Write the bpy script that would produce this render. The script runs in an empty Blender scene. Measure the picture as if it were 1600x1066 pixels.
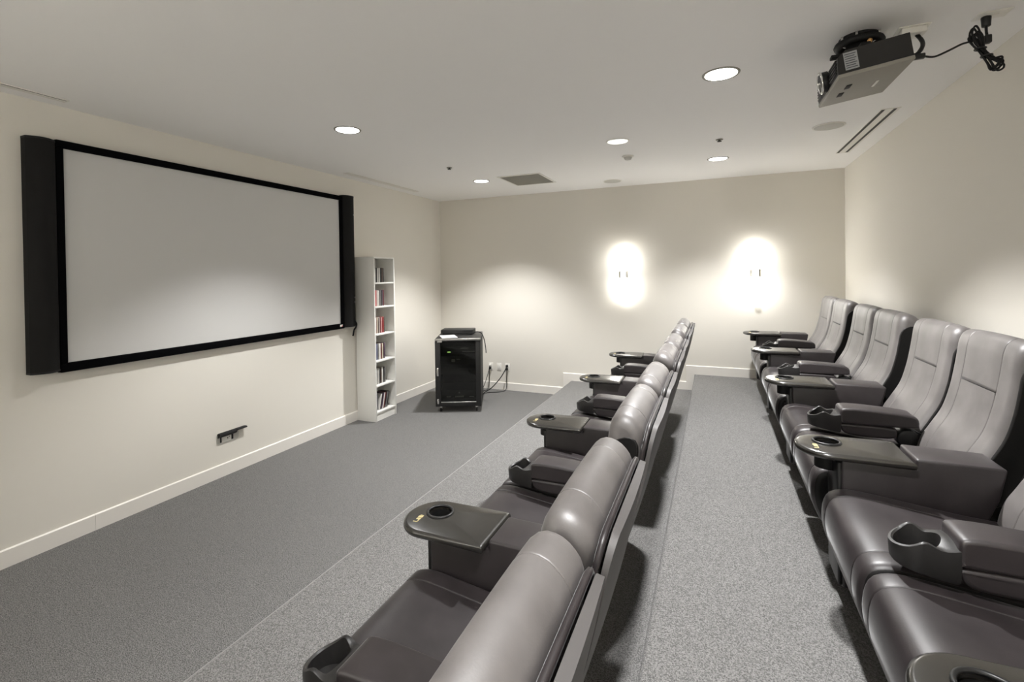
import bpy, bmesh, math, random
from mathutils import Vector, Matrix
random.seed(7)
scene = bpy.context.scene
COL = scene.collection

# ------------------------------------------------------------------ camera
cam_d = bpy.data.cameras.new('camera')
cam = bpy.data.objects.new('camera', cam_d); COL.objects.link(cam)
cam_d.sensor_fit = 'HORIZONTAL'; cam_d.sensor_width = 36.0
cam_d.lens = 754.03 * 36.0 / 1600.0
cam_d.shift_x = (800 - 790.25) / 1600.0
cam_d.shift_y = -(533 - 434.45) / 1600.0
cam_d.clip_start = 0.02
RX = Vector((0.9181, 0.3962, -0.0143)); UX = Vector((0.0092, 0.0148, 0.9998)); FX = Vector((-0.3963, 0.9181, -0.0099))
RX.normalize(); UX = (UX - RX * UX.dot(RX)).normalized(); FX = -RX.cross(UX)
cam.matrix_world = Matrix(((RX.x, UX.x, -FX.x, 3.9821), (RX.y, UX.y, -FX.y, -6.6212), (RX.z, UX.z, -FX.z, 1.7498), (0, 0, 0, 1)))
scene.camera = cam

# ------------------------------------------------------------------ world, exposure, lamps' power
world = bpy.data.worlds.new('world'); scene.world = world; world.use_nodes = True
world.node_tree.nodes['Background'].inputs[0].default_value = (0.02, 0.02, 0.02, 1)
scene.view_settings.view_transform = 'Standard'
try: scene.view_settings.look = 'None'
except Exception: pass
scene.view_settings.gamma = 1.0
scene.view_settings.use_curve_mapping = False
scene.view_settings.exposure = 0.47
SPOT_W = 290.0          # each recessed downlight
SPOT_DEG = 107.0
SPOT_BLEND = 0.66
SCONCE_L = 31.0         # glow of the two bulb glasses in a wall sconce
WARM = (1.0, 0.995, 0.99)
scene.cycles.diffuse_bounces = 8
scene.cycles.max_bounces = 14

H = 2.9; W = 5.3646; YN = -7.7
X1, H1 = 2.111, 0.215
X2, H2 = 3.739, 0.4187

# ------------------------------------------------------------------ materials
def mat(name, base, rough=0.5, metal=0.0, spec=0.5, noise=None, bump=None, coat=0.0, emit=None, trans=0.0, sheen=0.0, ior=None):
    m = bpy.data.materials.new(name); m.use_nodes = True
    nt = m.node_tree; b = nt.nodes['Principled BSDF']
    b.inputs['Base Color'].default_value = (*base, 1)
    b.inputs['Roughness'].default_value = rough
    b.inputs['Metallic'].default_value = metal
    b.inputs['Specular IOR Level'].default_value = spec
    b.inputs['Coat Weight'].default_value = coat
    b.inputs['Transmission Weight'].default_value = trans
    b.inputs['Sheen Weight'].default_value = sheen; b.inputs['Sheen Roughness'].default_value = 0.22
    if emit:
        b.inputs['Emission Color'].default_value = (*emit[0], 1); b.inputs['Emission Strength'].default_value = emit[1]
    if ior: b.inputs['IOR'].default_value = ior
    tc = None
    if noise or bump:
        tc = nt.nodes.new('ShaderNodeTexCoord')
    if noise:       # (scale, detail, colour at low, colour at high, low pos, high pos)
        n = nt.nodes.new('ShaderNodeTexNoise'); n.inputs['Scale'].default_value = noise[0]; n.inputs['Detail'].default_value = noise[1]
        mp = nt.nodes.new('ShaderNodeMapping'); mp.inputs['Location'].default_value = (0.3713, 0.2131, 0.1137)
        nt.links.new(tc.outputs['Object'], mp.inputs['Vector']); nt.links.new(mp.outputs['Vector'], n.inputs['Vector'])
        r = nt.nodes.new('ShaderNodeValToRGB')
        r.color_ramp.elements[0].position = noise[4]; r.color_ramp.elements[0].color = (*noise[2], 1)
        r.color_ramp.elements[1].position = noise[5]; r.color_ramp.elements[1].color = (*noise[3], 1)
        nt.links.new(n.outputs['Fac'], r.inputs['Fac']); nt.links.new(r.outputs['Color'], b.inputs['Base Color'])
    if bump:        # (scale, strength, distance)
        n2 = nt.nodes.new('ShaderNodeTexNoise'); n2.inputs['Scale'].default_value = bump[0]; n2.inputs['Detail'].default_value = 3
        nt.links.new(tc.outputs['Object'], n2.inputs['Vector'])
        bp = nt.nodes.new('ShaderNodeBump'); bp.inputs['Strength'].default_value = bump[1]; bp.inputs['Distance'].default_value = bump[2]
        nt.links.new(n2.outputs['Fac'], bp.inputs['Height']); nt.links.new(bp.outputs['Normal'], b.inputs['Normal'])
    return m

M = {}
M['wall'] = mat('wall_paint', (0.745, 0.715, 0.650), 0.75, spec=0.3, bump=(180, 0.05, 0.002))
M['ceiling'] = mat('ceiling_paint', (0.91, 0.90, 0.885), 0.85, spec=0.2, bump=(120, 0.04, 0.002))
M['trim'] = mat('trim_paint', (0.80, 0.77, 0.72), 0.4, spec=0.5)
def carpet(name, lo, hi):
    return mat(name, lo, 0.95, spec=0.1, noise=(230, 6, lo, hi, 0.38, 0.62), bump=(300, 0.8, 0.006), sheen=0.15)
M['edge_highlight'] = mat('edge_highlight', (0.28, 0.275, 0.265), 0.9)  # paler tone painting the highlight on the carpet edge
M['carpet'] = carpet('loop_carpet', (0.065, 0.064, 0.062), (0.275, 0.271, 0.264))
M['carpet_top'] = carpet('loop_carpet_platform', (0.105, 0.103, 0.100), (0.275, 0.270, 0.263))
def leather(name, a, b, rough, ior=1.62):
    return mat(name, a, rough, spec=0.5, noise=(9, 4, a, b, 0.35, 0.65), bump=(260, 0.12, 0.0015), ior=ior, sheen=0.16)
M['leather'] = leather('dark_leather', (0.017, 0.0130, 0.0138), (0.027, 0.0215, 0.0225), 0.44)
M['projector_shell'] = mat('projector_shell', (0.022, 0.021, 0.020), 0.45, spec=0.4)
M['black_leather'] = mat('black_leather', (0.008, 0.0075, 0.0075), 0.45, spec=0.35, bump=(40, 0.25, 0.004))
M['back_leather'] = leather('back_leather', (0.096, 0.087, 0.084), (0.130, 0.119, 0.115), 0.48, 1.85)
M['vinyl'] = mat('grey_vinyl', (0.085, 0.079, 0.077), 0.55, spec=0.4, bump=(300, 0.1, 0.001))
M['black_plastic'] = mat('black_plastic', (0.010, 0.010, 0.010), 0.38, spec=0.5)
M['matte_black'] = mat('matte_black', (0.010, 0.010, 0.010), 0.6, spec=0.3)
M['velvet'] = mat('black_velvet', (0.0025, 0.0025, 0.003), 0.95, spec=0.05)
M['holder'] = mat('holder_plastic', (0.018, 0.017, 0.0165), 0.42, spec=0.6, bump=(400, 0.2, 0.001))
M['tray'] = mat('tray_lacquer', (0.018, 0.0165, 0.014), 0.24, spec=0.5, ior=1.85)
M['steel'] = mat('brushed_steel', (0.55, 0.54, 0.52), 0.35, metal=1.0)
M['dark_steel'] = mat('dark_steel', (0.05, 0.05, 0.05), 0.45, metal=0.8)
M['white'] = mat('white_melamine', (0.80, 0.79, 0.75), 0.35, spec=0.5)
M['white_plastic'] = mat('white_plastic', (0.78, 0.76, 0.71), 0.35, spec=0.5)
M['paper'] = mat('paper', (0.85, 0.82, 0.80), 0.7)
M['screen'] = mat('screen_vinyl', (0.60, 0.595, 0.58), 0.8, spec=0.15)
M['speaker'] = mat('speaker_cloth', (0.011, 0.0105, 0.010), 0.8, spec=0.2, bump=(900, 0.2, 0.001))
M['grille'] = mat('grille_grey', (0.30, 0.285, 0.245), 0.6)
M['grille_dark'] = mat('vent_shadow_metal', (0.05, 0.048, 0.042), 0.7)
M['speaker_grille'] = mat('speaker_grille', (0.55, 0.54, 0.50), 0.6, bump=(900, 0.3, 0.001))
M['gold'] = mat('gold_foil', (0.55, 0.47, 0.24), 0.45, metal=0.3)
M['chrome'] = mat('chrome', (0.75, 0.74, 0.72), 0.15, metal=1.0)
M['lens_glow'] = mat('lamp_lens', (0.9, 0.9, 0.9), 0.4, emit=((1, 0.98, 0.95), 6.0))
M['lens_dim'] = mat('lamp_lens_dim', (0.9, 0.9, 0.9), 0.4, emit=((0.97, 1, 0.93), 0.62))
M['sconce_glass'] = mat('sconce_glass', (0.9, 0.9, 0.86), 0.3, emit=((1, 0.99, 0.965), SCONCE_L))
M['sconce_tip'] = mat('sconce_tip_glass', (0.9, 0.9, 0.86), 0.3, emit=((1, 0.975, 0.92), 14.0))
M['nickel'] = mat('nickel', (0.42, 0.41, 0.39), 0.3, metal=1.0)
M['glass'] = mat('lens_glass', (0.012, 0.012, 0.016), 0.12, spec=0.35)
M['projector_base'] = mat('projector_base', (0.30, 0.285, 0.25), 0.45, spec=0.4)
M['sticker'] = mat('sticker', (0.36, 0.37, 0.38), 0.5)
M['sticker_ink'] = mat('sticker_ink', (0.08, 0.08, 0.09), 0.6)
M['orange'] = mat('brass_bolt', (0.65, 0.38, 0.14), 0.4, metal=0.4)
M['led'] = mat('green_led', (0.2, 0.5, 0.1), 0.4, emit=((0.55, 0.95, 0.25), 1.6))
M['red'] = mat('red_print', (0.55, 0.03, 0.02), 0.5)
M['silver_print'] = mat('silver_print', (0.55, 0.55, 0.54), 0.4)
# tinted door glass
gm = bpy.data.materials.new('smoked_glass'); gm.use_nodes = True
gn = gm.node_tree; gb = gn.nodes['Principled BSDF']
gt = gn.nodes.new('ShaderNodeBsdfTransparent'); gt.inputs[0].default_value = (0.55, 0.56, 0.52, 1)
gg = gn.nodes.new('ShaderNodeBsdfGlossy'); gg.inputs['Roughness'].default_value = 0.04
fr = gn.nodes.new('ShaderNodeFresnel'); fr.inputs[0].default_value = 1.5
mx = gn.nodes.new('ShaderNodeMixShader')
gn.links.new(fr.outputs[0], mx.inputs[0]); gn.links.new(gt.outputs[0], mx.inputs[1]); gn.links.new(gg.outputs[0], mx.inputs[2])
gn.links.new(mx.outputs[0], gn.nodes['Material Output'].inputs['Surface']); gn.nodes.remove(gb)
M['smoked'] = gm

# ------------------------------------------------------------------ mesh helpers
class MB:
    """collects shapes, then links them as ONE mesh object"""
    def __init__(s): s.v = []; s.f = []; s.smooth = []
    def add(s, vs, fs, smooth=True):
        k = len(s.v); s.v += [tuple(a) for a in vs]
        for f in fs: s.f.append([i + k for i in f]); s.smooth.append(smooth)
        return s
    def box(s, x0, x1, y0, y1, z0, z1, b=0.0, T=None):
        bm = bmesh.new()
        bmesh.ops.create_cube(bm, size=1)
        for v in bm.verts:
            v.co = Vector(((x0 + x1) / 2 + v.co.x * (x1 - x0), (y0 + y1) / 2 + v.co.y * (y1 - y0), (z0 + z1) / 2 + v.co.z * (z1 - z0)))
        if b > 0: bmesh.ops.bevel(bm, geom=bm.edges[:], offset=b, segments=2, profile=0.5, affect='EDGES')
        s.bm(bm, b > 0, T); return s
    def bm(s, bm, smooth=True, T=None):
        if T is not None: bm.transform(T)
        bm.verts.index_update()
        s.add([v.co[:] for v in bm.verts], [[v.index for v in f.verts] for f in bm.faces], smooth); bm.free()
    def cyl(s, c, r, h, axis='Z', n=24, r2=None, T=None, cap=True, b=0.0):
        bm = bmesh.new()
        bmesh.ops.create_cone(bm, cap_ends=cap, segments=n, radius1=r, radius2=r if r2 is None else r2, depth=h)
        if b > 0:
            ed = [e for e in bm.edges if abs(e.verts[0].co.z - e.verts[1].co.z) < 1e-6]
            bmesh.ops.bevel(bm, geom=ed, offset=b, segments=2, profile=0.5, affect='EDGES')
        R = Matrix.Identity(4)
        if axis == 'X': R = Matrix.Rotation(math.pi / 2, 4, 'Y')
        if axis == 'Y': R = Matrix.Rotation(-math.pi / 2, 4, 'X')
        bm.transform(Matrix.Translation(c) @ R)
        s.bm(bm, True, T); return s
    def sphere(s, c, r, sc=(1, 1, 1), T=None):
        bm = bmesh.new(); bmesh.ops.create_uvsphere(bm, u_segments=16, v_segments=10, radius=r)
        for v in bm.verts: v.co = Vector((v.co.x * sc[0], v.co.y * sc[1], v.co.z * sc[2])) + Vector(c)
        s.bm(bm, True, T); return s
    def bprism(s, poly, a0, a1, b, seg=3):
        bm = bmesh.new()
        n = len(poly)
        A = [bm.verts.new((q[0], a0, q[1])) for q in poly]; B = [bm.verts.new((q[0], a1, q[1])) for q in poly]
        bm.faces.new(A[::-1]); bm.faces.new(B)
        for i in range(n): bm.faces.new((A[i], A[(i + 1) % n], B[(i + 1) % n], B[i]))
        bmesh.ops.recalc_face_normals(bm, faces=bm.faces[:])
        bmesh.ops.bevel(bm, geom=bm.edges[:], offset=b, segments=seg, profile=0.5, affect='EDGES', clamp_overlap=True)
        s.bm(bm, True); return s
    def torus(s, c, R, r, axis='Z', n=32, k=8):
        vs = []; fs = []
        for i in range(n):
            a = 2 * math.pi * i / n
            for j in range(k):
                b = 2 * math.pi * j / k
                q = ((R + r * math.cos(b)) * math.cos(a), (R + r * math.cos(b)) * math.sin(a), r * math.sin(b))
                if axis == 'X': q = (q[2], q[0], q[1])
                if axis == 'Y': q = (q[1], q[2], q[0])
                vs.append((c[0] + q[0], c[1] + q[1], c[2] + q[2]))
                fs.append([i * k + j, ((i + 1) % n) * k + j, ((i + 1) % n) * k + (j + 1) % k, i * k + (j + 1) % k])
        return s.add(vs, fs)
    def tube(s, pts, r, n=8, smooth=True, sub=6):
        P = catmull(pts, sub) if (smooth and len(pts) > 2) else [Vector(p) for p in pts]
        vs = []; fs = []
        up = Vector((0.13, 0.27, 0.95)).normalized()
        for i, p in enumerate(P):
            t = (P[min(i + 1, len(P) - 1)] - P[max(i - 1, 0)]).normalized()
            a = t.cross(up)
            if a.length < 0.05: a = t.cross(Vector((1, 0, 0)))
            a.normalize(); b = t.cross(a)
            for j in range(n):
                q = 2 * math.pi * j / n
                vs.append(p + a * r * math.cos(q) + b * r * math.sin(q))
        for i in range(len(P) - 1):
            for j in range(n):
                fs.append([i * n + j, i * n + (j + 1) % n, (i + 1) * n + (j + 1) % n, (i + 1) * n + j])
        fs.append(list(range(n))[::-1]); fs.append([(len(P) - 1) * n + j for j in range(n)])
        return s.add(vs, fs)
    def prism(s, poly, a0, a1, axis='Y', smooth=False):
        """extrude a 2D polygon; axis Y: poly in (x,z); X: (y,z); Z: (x,y)"""
        n = len(poly)
        def P(q, a): return {'Y': (q[0], a, q[1]), 'X': (a, q[0], q[1]), 'Z': (q[0], q[1], a)}[axis]
        vs = [P(q, a0) for q in poly] + [P(q, a1) for q in poly]
        fs = [[i, (i + 1) % n, n + (i + 1) % n, n + i] for i in range(n)] + [list(range(n))[::-1], list(range(n, 2 * n))]
        return s.add(vs, fs, smooth)
    def build(s, name, m, parent=None, loc=None, props=None, sharp=None):
        me = bpy.data.meshes.new(name)
        me.from_pydata(s.v, [], s.f); me.update()
        bm = bmesh.new(); bm.from_mesh(me); bmesh.ops.recalc_face_normals(bm, faces=bm.faces[:])
        if sharp is not None:
            for e in bm.edges:
                if len(e.link_faces) == 2 and e.calc_face_angle(0) > math.radians(sharp): e.smooth = False
        bm.to_mesh(me); bm.free()
        me.polygons.foreach_set('use_smooth', s.smooth)
        me.materials.append(m)
        o = bpy.data.objects.new(name, me); COL.objects.link(o)
        if loc: o.location = loc
        if parent: o.parent = parent
        if props:
            for k, v in props.items(): o[k] = v
        return o

def catmull(pts, sub=6, closed=False):
    P = [Vector(p) for p in pts]; n = len(P); out = []
    rng = range(n) if closed else range(n - 1)
    for i in rng:
        p0 = P[(i - 1) % n] if closed else P[max(i - 1, 0)]
        p1 = P[i]; p2 = P[(i + 1) % n]
        p3 = P[(i + 2) % n] if closed else P[min(i + 2, n - 1)]
        for k in range(sub):
            t = k / sub
            out.append(0.5 * ((2 * p1) + (p2 - p0) * t + (2 * p0 - 5 * p1 + 4 * p2 - p3) * t * t + (3 * p1 - p0 - 3 * p2 + p3) * t ** 3))
    if not closed: out.append(P[-1])
    return out

def pad(mb, prof, v0, v1, r0, r1, n=72, k=5, sub=8, warp=None, mid=0):
    """cushion: a closed (u,z) profile swept across v0..v1 with rounded ends of radius r0 / r1"""
    C = catmull([(p[0], 0, p[1]) for p in prof], sub, True) if sub else [Vector((p[0], 0, p[1])) for p in prof]
    L = [0]
    for i in range(len(C)): L.append(L[-1] + (C[(i + 1) % len(C)] - C[i]).length)
    S = []
    j = 0
    for i in range(n):
        d = L[-1] * i / n
        while L[j + 1] < d: j += 1
        t = (d - L[j]) / max(1e-9, L[j + 1] - L[j]); S.append(C[j].lerp(C[(j + 1) % len(C)], t))
    if not sub: S = C; n = len(S)
    area = sum(S[i].x * S[(i + 1) % n].z - S[(i + 1) % n].x * S[i].z for i in range(n))
    sg = 1 if area > 0 else -1
    N = []
    for i in range(n):
        t = (S[(i + 1) % n] - S[i - 1]).normalized(); N.append(Vector((t.z, 0, -t.x)) * sg)
    st = []
    for i in range(k + 1):
        a = math.pi / 2 * i / k; st.append((v0 + r0 - r0 * math.cos(a), r0 * (1 - math.sin(a))))
    for i in range(mid):
        st.append((v0 + r0 + (v1 - r1 - v0 - r0) * (i + 1) / (mid + 1), 0.0))
    for i in range(k, -1, -1):
        a = math.pi / 2 * i / k; st.append((v1 - r1 + r1 * math.cos(a), r1 * (1 - math.sin(a))))
    vs = []; fs = []
    for v, d in st:
        for i in range(n):
            q = S[i] - N[i] * d; vs.append(warp(q.x, v, q.z) if warp else (q.x, v, q.z))
    m = len(st)
    for a in range(m - 1):
        for i in range(n): fs.append([a * n + i, a * n + (i + 1) % n, (a + 1) * n + (i + 1) % n, (a + 1) * n + i])
    mb.add(vs, fs); k0 = len(mb.v) - len(vs)
    for cap in (list(range(n)), [(m - 1) * n + i for i in range(n)][::-1]): mb.f.append([i + k0 for i in cap]); mb.smooth.append(False)
    return mb

def gusset(o, sg, lim):
    o.data.materials.append(M['black_leather'])
    for p in o.data.polygons:
        if p.center.y * sg > lim: p.material_index = 1
def thing(name, label, cat, loc=(0, 0, 0), rz=0, group=None):
    o = bpy.data.objects.new(name, None); COL.objects.link(o)
    o.empty_display_size = 0.1
    o.location = loc; o.rotation_euler = (0, 0, rz)
    o['label'] = label; o['category'] = cat
    if group: o['group'] = group
    return o
def tag(o, label, cat, group=None):
    o['label'] = label; o['category'] = cat
    if group: o['group'] = group
    return o
def struct(o, label=None, cat=None):
    o['kind'] = 'structure'
    if label: o['label'] = label
    if cat: o['category'] = cat
    return o
def dup(root):
    r = root.copy(); COL.objects.link(r)
    for ch in root.children:
        c = ch.copy(); COL.objects.link(c); c.parent = r
        for g in ch.children:
            d = g.copy(); COL.objects.link(d); d.parent = c
    return r

# ------------------------------------------------------------------ room shell
T = 0.12
struct(MB().box(-T, X1, YN - T, T, -0.15, 0).build('floor', M['carpet']), 'dark grey loop carpet floor below the projection screen', 'floor')
def nosed(x0, x1, z):
    r = 0.02
    return [(x0, 0), (x0, z - r)] + [(x0 + r - r * math.cos(a), z - r + r * math.sin(a)) for a in (0.4, 0.8, 1.2, 1.57)] + [(x1, z), (x1, 0)]
struct(MB().prism(nosed(X1, X2, H1), YN - T, 0, 'Y').build('platform', M['carpet_top']), 'lower carpeted seating platform under the front row of recliners', 'platform')
struct(MB().prism(nosed(X2, W + T, H2), YN - T, 0, 'Y').build('platform', M['carpet_top']), 'higher carpeted seating platform under the back row of recliners', 'platform')
struct(MB().cyl((X1 + 0.004, (YN) / 2, H1 - 0.006), 0.0035, -YN - 0.03, 'Y', 8).build('lit_edge_strip', M['edge_highlight']), 'painted highlight on the worn carpet edge along the nosing of the lower platform', 'trim')  # thin strip added to paint the lit carpet fibres of the nosing
struct(MB().box(-T, 0, YN - T, T, 0, H).build('wall_left', M['wall']), 'cream wall behind the projection screen', 'wall')
struct(MB().box(W, W + T, YN - T, T, 0, H).build('wall_right', M['wall']), 'cream wall behind the back row of recliners', 'wall')
struct(MB().box(0, W, 0, T, 0, H).build('wall_far', M['wall']), 'cream wall with the two glowing sconces', 'wall')
struct(MB().box(0, W, YN - T, YN, 0, H).build('wall_near', M['wall']), 'cream wall at the camera end of the room', 'wall')
struct(MB().box(-T, W + T, YN - T, T, H, H + T).build('ceiling', M['ceiling']), 'white painted ceiling with recessed downlights', 'ceiling')
bt = 0.014; bh = 0.112
def board(mb, y0, y1):
    mb.prism([(0, 0), (bt, 0), (bt, bh - 0.006), (bt - 0.006, bh), (0, bh)], y0, y1, 'Y')
bl = MB(); board(bl, YN, -4.694); struct(bl.build('baseboard_left', M['trim']), 'white baseboard under the left part of the projection screen', 'baseboard')
bl = MB(); board(bl, -4.692, 0); struct(bl.build('baseboard_left', M['trim']), 'white baseboard running behind the slim bookcase', 'baseboard')
def fboard(x0, x1, z0, z1, label):
    m = MB().prism([(0, z0), (-bt, z0), (-bt, z1 - 0.006), (-bt + 0.006, z1), (0, z1)], x0, x1, 'X')
    return struct(m.build('baseboard_far', M['trim']), label, 'baseboard')
fboard(bt, 1.997, 0, bh, 'white baseboard behind the black equipment rack')
fboard(1.997, X1, 0, H1 + bh - 0.006, 'short white baseboard upright beside the lower platform edge')
fboard(X1, 3.64, H1, H1 + bh - 0.006, 'white baseboard above the lower platform')
fboard(3.64, X2, H1, H2 + bh, 'short white baseboard upright beside the higher platform edge')
fboard(X2, W, H2, H2 + bh, 'white baseboard above the higher platform')
m = MB().prism([(W, H2), (W - bt, H2), (W - bt, H2 + bh), (W, H2 + bh)], YN, -bt, 'Y')
struct(m.build('baseboard_right', M['trim']), 'white baseboard behind the back row of recliners', 'baseboard')

# ------------------------------------------------------------------ recessed downlights
def downlight(x, y, label, power=1.0):
    t = thing('downlight', label, 'ceiling light', (x, y, H), group='recessed downlights')
    tr = MB()
    n = 40; vs = []; fs = []
    prof = [(0.088, 0.0), (0.088, -0.003), (0.094, -0.006), (0.102, -0.004), (0.104, 0.0)]
    for i in range(n):
        a = 2 * math.pi * i / n
        for r, z in prof: vs.append((r * math.cos(a), r * math.sin(a), z))
        for j in range(len(prof) - 1):
            fs.append([i * 5 + j, i * 5 + j + 1, ((i + 1) % n) * 5 + j + 1, ((i + 1) % n) * 5 + j])
    tr.add(vs, fs); tr.build('trim_ring', M['grille'] if power else M['white_plastic'], t)
    MB().cyl((0, 0, -0.002), 0.088, 0.004, n=40).build('lens', M['lens_glow'] if power else M['lens_dim'], t)
    if power:
        l = bpy.data.lights.new('downlight_bulb', 'SPOT'); l.energy = SPOT_W * power; l.color = WARM
        l.spot_size = math.radians(SPOT_DEG); l.spot_blend = SPOT_BLEND; l.shadow_soft_size = 0.05
        o = bpy.data.objects.new('downlight_bulb', l); COL.objects.link(o); o.location = (0, 0, -0.03); o.parent = t
downlight(1.335, -1.214, 'lit round downlight beside the square return grille', 0.78)
downlight(1.335, -3.600, 'lit round downlight out in front of the projection screen', 0.58)
downlight(4.03, -5.88, 'lit round downlight above the camera end of the aisle', 0.55)
downlight(4.03, -1.165, 'lit round downlight over the far end of the aisle between the rows', 0.62)
downlight(4.03, -3.506, 'largest lit round downlight, in front of the projector', 1.1)
downlight(3.211, -2.299, 'dimmer milky round ceiling light beside the smoke detector', 0)

# ------------------------------------------------------------------ wall sconces and added fill lamps
def sconce(x, label, y=0, rz=0):
    t = thing('wall_sconce', label, 'wall lamp', (x, y, 1.71), rz)
    MB().box(-0.03, 0.03, -0.02, 0, -0.06, 0.06, 0.006).build('back_plate', M['nickel'], t)
    MB().cyl((0, -0.028, 0), 0.014, 0.024, 'Y', 12).build('arm', M['nickel'], t)
    # two curved nickel cheeks hold the glass at the middle
    for sg in (-1, 1):
        vs = []; fs = []; n = 12
        for i in range(n + 1):
            a = math.radians(-58 + 116 * i / n)
            for z in (-0.045, 0.045):
                for rr in (0.054, 0.060): vs.append((sg * rr * math.cos(a), -0.075 + rr * math.sin(a), z))
        for i in range(n):
            b = i * 4
            fs += [[b, b + 1, b + 5, b + 4], [b + 2, b + 6, b + 7, b + 3], [b, b + 4, b + 6, b + 2], [b + 1, b + 3, b + 7, b + 5]]
        fs += [[0, 2, 3, 1], [n * 4, n * 4 + 1, n * 4 + 3, n * 4 + 2]]
        MB().add(vs, fs).build('cheek', M['nickel'], t, sharp=40)
    for sg in (-1, 1):
        def turned(prof):
            n = 24; k = len(prof); vs = []; fs = []
            for i in range(n):
                a = 2 * math.pi * i / n
                for r, z in prof: vs.append((r * math.cos(a), -0.075 + r * math.sin(a), sg * z))
                for j in range(k - 1): fs.append([i * k + j, i * k + j + 1, ((i + 1) % n) * k + j + 1, ((i + 1) % n) * k + j])
            return MB().add(vs, fs)
        turned([(0.001, 0.112), (0.026, 0.114), (0.038, 0.124), (0.042, 0.14), (0.042, 0.215), (0.038, 0.232), (0.001, 0.236)]).build('bulb_glass', M['sconce_glass'], t)
        turned([(0.001, 0.237), (0.040, 0.237), (0.040, 0.330), (0.034, 0.345), (0.001, 0.350)]).build('glass_tip', M['sconce_tip'], t)
        turned([(0.001, 0.0), (0.040, 0.0), (0.040, 0.111), (0.001, 0.111)]).build('glass_body', M['sconce_tip'], t)
sconce(2.872, 'glowing glass wall sconce above the far end of the front row')
sconce(4.440, 'glowing glass wall sconce in line with the aisle, beside the back row')
for x, lab in ((0.9, 'added unseen fill sconce on the camera-end wall, next to the screen wall'), (2.1, 'added unseen fill sconce on the camera-end wall, second from the screen wall'),
               (3.3, 'added unseen fill sconce on the camera-end wall, third from the screen wall'), (4.5, 'added unseen fill sconce on the camera-end wall, behind the back row')):
    sconce(x, lab, YN, math.pi)  # unseen lamps added behind the camera to raise the fill on ceiling and walls

# ------------------------------------------------------------------ projection screen and column speakers on the left wall
t = thing('projection_screen', 'large wide projection screen in a black velvet frame on the left wall', 'screen', (0, -3.562, 1.92))
y0, y1, z0, z1 = -1.282, 1.276, -0.722, 0.695       # picture area
MB().box(0.028, 0.036, y0 - 0.01, y1 + 0.01, z0 - 0.01, z1 + 0.01).build('screen_surface', M['screen'], t)
fw = 0.060; fs = 0.042
def bar(mb, a0, a1, b0, b1):
    mb.box(0.005, 0.058, a0, a1, b0, b1, 0.006)
for (a0, a1, b0, b1) in ((y0 - fs, y1 + fs, z1, z1 + 0.05), (y0 - fs, y1 + fs, z0 - fw, z0), (y0 - fs, y0, z0, z1), (y1, y1 + fs, z0, z1)):
    k = MB(); bar(k, a0, a1, b0, b1); k.build('frame_bar', M['velvet'], t)
k = MB().box(0.0575, 0.0595, y1 - 0.035, y1 + 0.005, z0 - 0.035, z0 - 0.012); k.build('logo_badge', M['white_plastic'], t)
b = MB().box(0.0590, 0.0602, y1 - 0.010, y1 + 0.004, z0 - 0.034, z0 - 0.022); b.build('logo_mark', M['red'], t)
def column_speaker(yc, label, w, top, bot):
    t = thing('column_speaker', label, 'speaker', (0.0, yc, 0))
    n = 14; vs = []; fs = []
    prof = [(0.004, -w / 2)] + [(0.055 + 0.045 * math.sin(math.pi * i / n) ** 0.8, -w / 2 + w * i / n) for i in range(n + 1)] + [(0.004, w / 2)]
    k = MB(); k.prism(prof, bot, top, 'Z'); 
    o = k.build('cabinet', M['speaker'], t, sharp=35)
    for p in o.data.polygons: p.use_smooth = len(p.vertices) == 4
    MB().prism([(q[0] + (0.002 if q[0] > 0.01 else 0), q[1] * 1.012) for q in prof], top, top + 0.012, 'Z').build('end_cap', M['matte_black'], t)
    MB().prism([(q[0] + (0.002 if q[0] > 0.01 else 0), q[1] * 1.012) for q in prof], bot - 0.012, bot, 'Z').build('end_cap', M['matte_black'], t)
    return t
column_speaker(-4.964, 'tall black column speaker at the camera end of the projection screen', 0.150, 2.640, 1.165)
s2 = column_speaker(-2.150, 'tall black column speaker beside the slim white bookcase', 0.180, 2.668, 1.160)
for z in (2.46, 1.49, 1.435):
    MB().cyl((0.092, 0.045, z), 0.006, 0.008, 'X', 10).build('indicator', M['silver_print'], s2)
k = MB().tube([(0.05, 0.088, 1.20), (0.06, 0.10, 1.17), (0.055, 0.094, 1.13), (0.05, 0.07, 1.10), (0.045, 0.055, 1.03)], 0.010)
k.build('speaker_lead', M['matte_black'], s2)

# ------------------------------------------------------------------ wall box with flip-up black cover
t = thing('wall_box', 'recessed connector box with an open black flip cover, low on the left wall', 'wall socket', (0, -3.685, 0.336))
k = MB()
out = []
for cx, cz, a0 in ((0.085, 0.028, 0), (-0.085, 0.028, 90), (-0.085, -0.028, 180), (0.085, -0.028, 270)):
    for i in range(5):
        a = math.radians(a0 + 22.5 * i); out.append((cx + 0.02 * math.cos(a), cz + 0.02 * math.sin(a)))
k.prism(out, 0.0, 0.006, 'X'); k.build('face_plate', M['speaker_grille'], t, sharp=30)
MB().box(0.005, 0.008, -0.075, 0.05, -0.035, 0.030).build('recess', M['matte_black'], t)
MB().box(0.006, 0.012, -0.062, 0.028, -0.036, 0.012, 0.001).build('socket_panel', M['white_plastic'], t)
k = MB(); k.box(0.012, 0.0135, -0.012, -0.004, -0.014, -0.004); k.box(0.012, 0.0135, 0.004, 0.012, -0.004, 0.002); k.build('socket_hole', M['matte_black'], t)
k = MB(); k.prism([(0.004, 0.046), (0.02, 0.055), (0.040, 0.050), (0.046, 0.036), (0.034, 0.020), (0.012, 0.010)], -0.10, 0.065, 'Y')
k.build('flip_cover', M['matte_black'], t, sharp=30)
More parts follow.
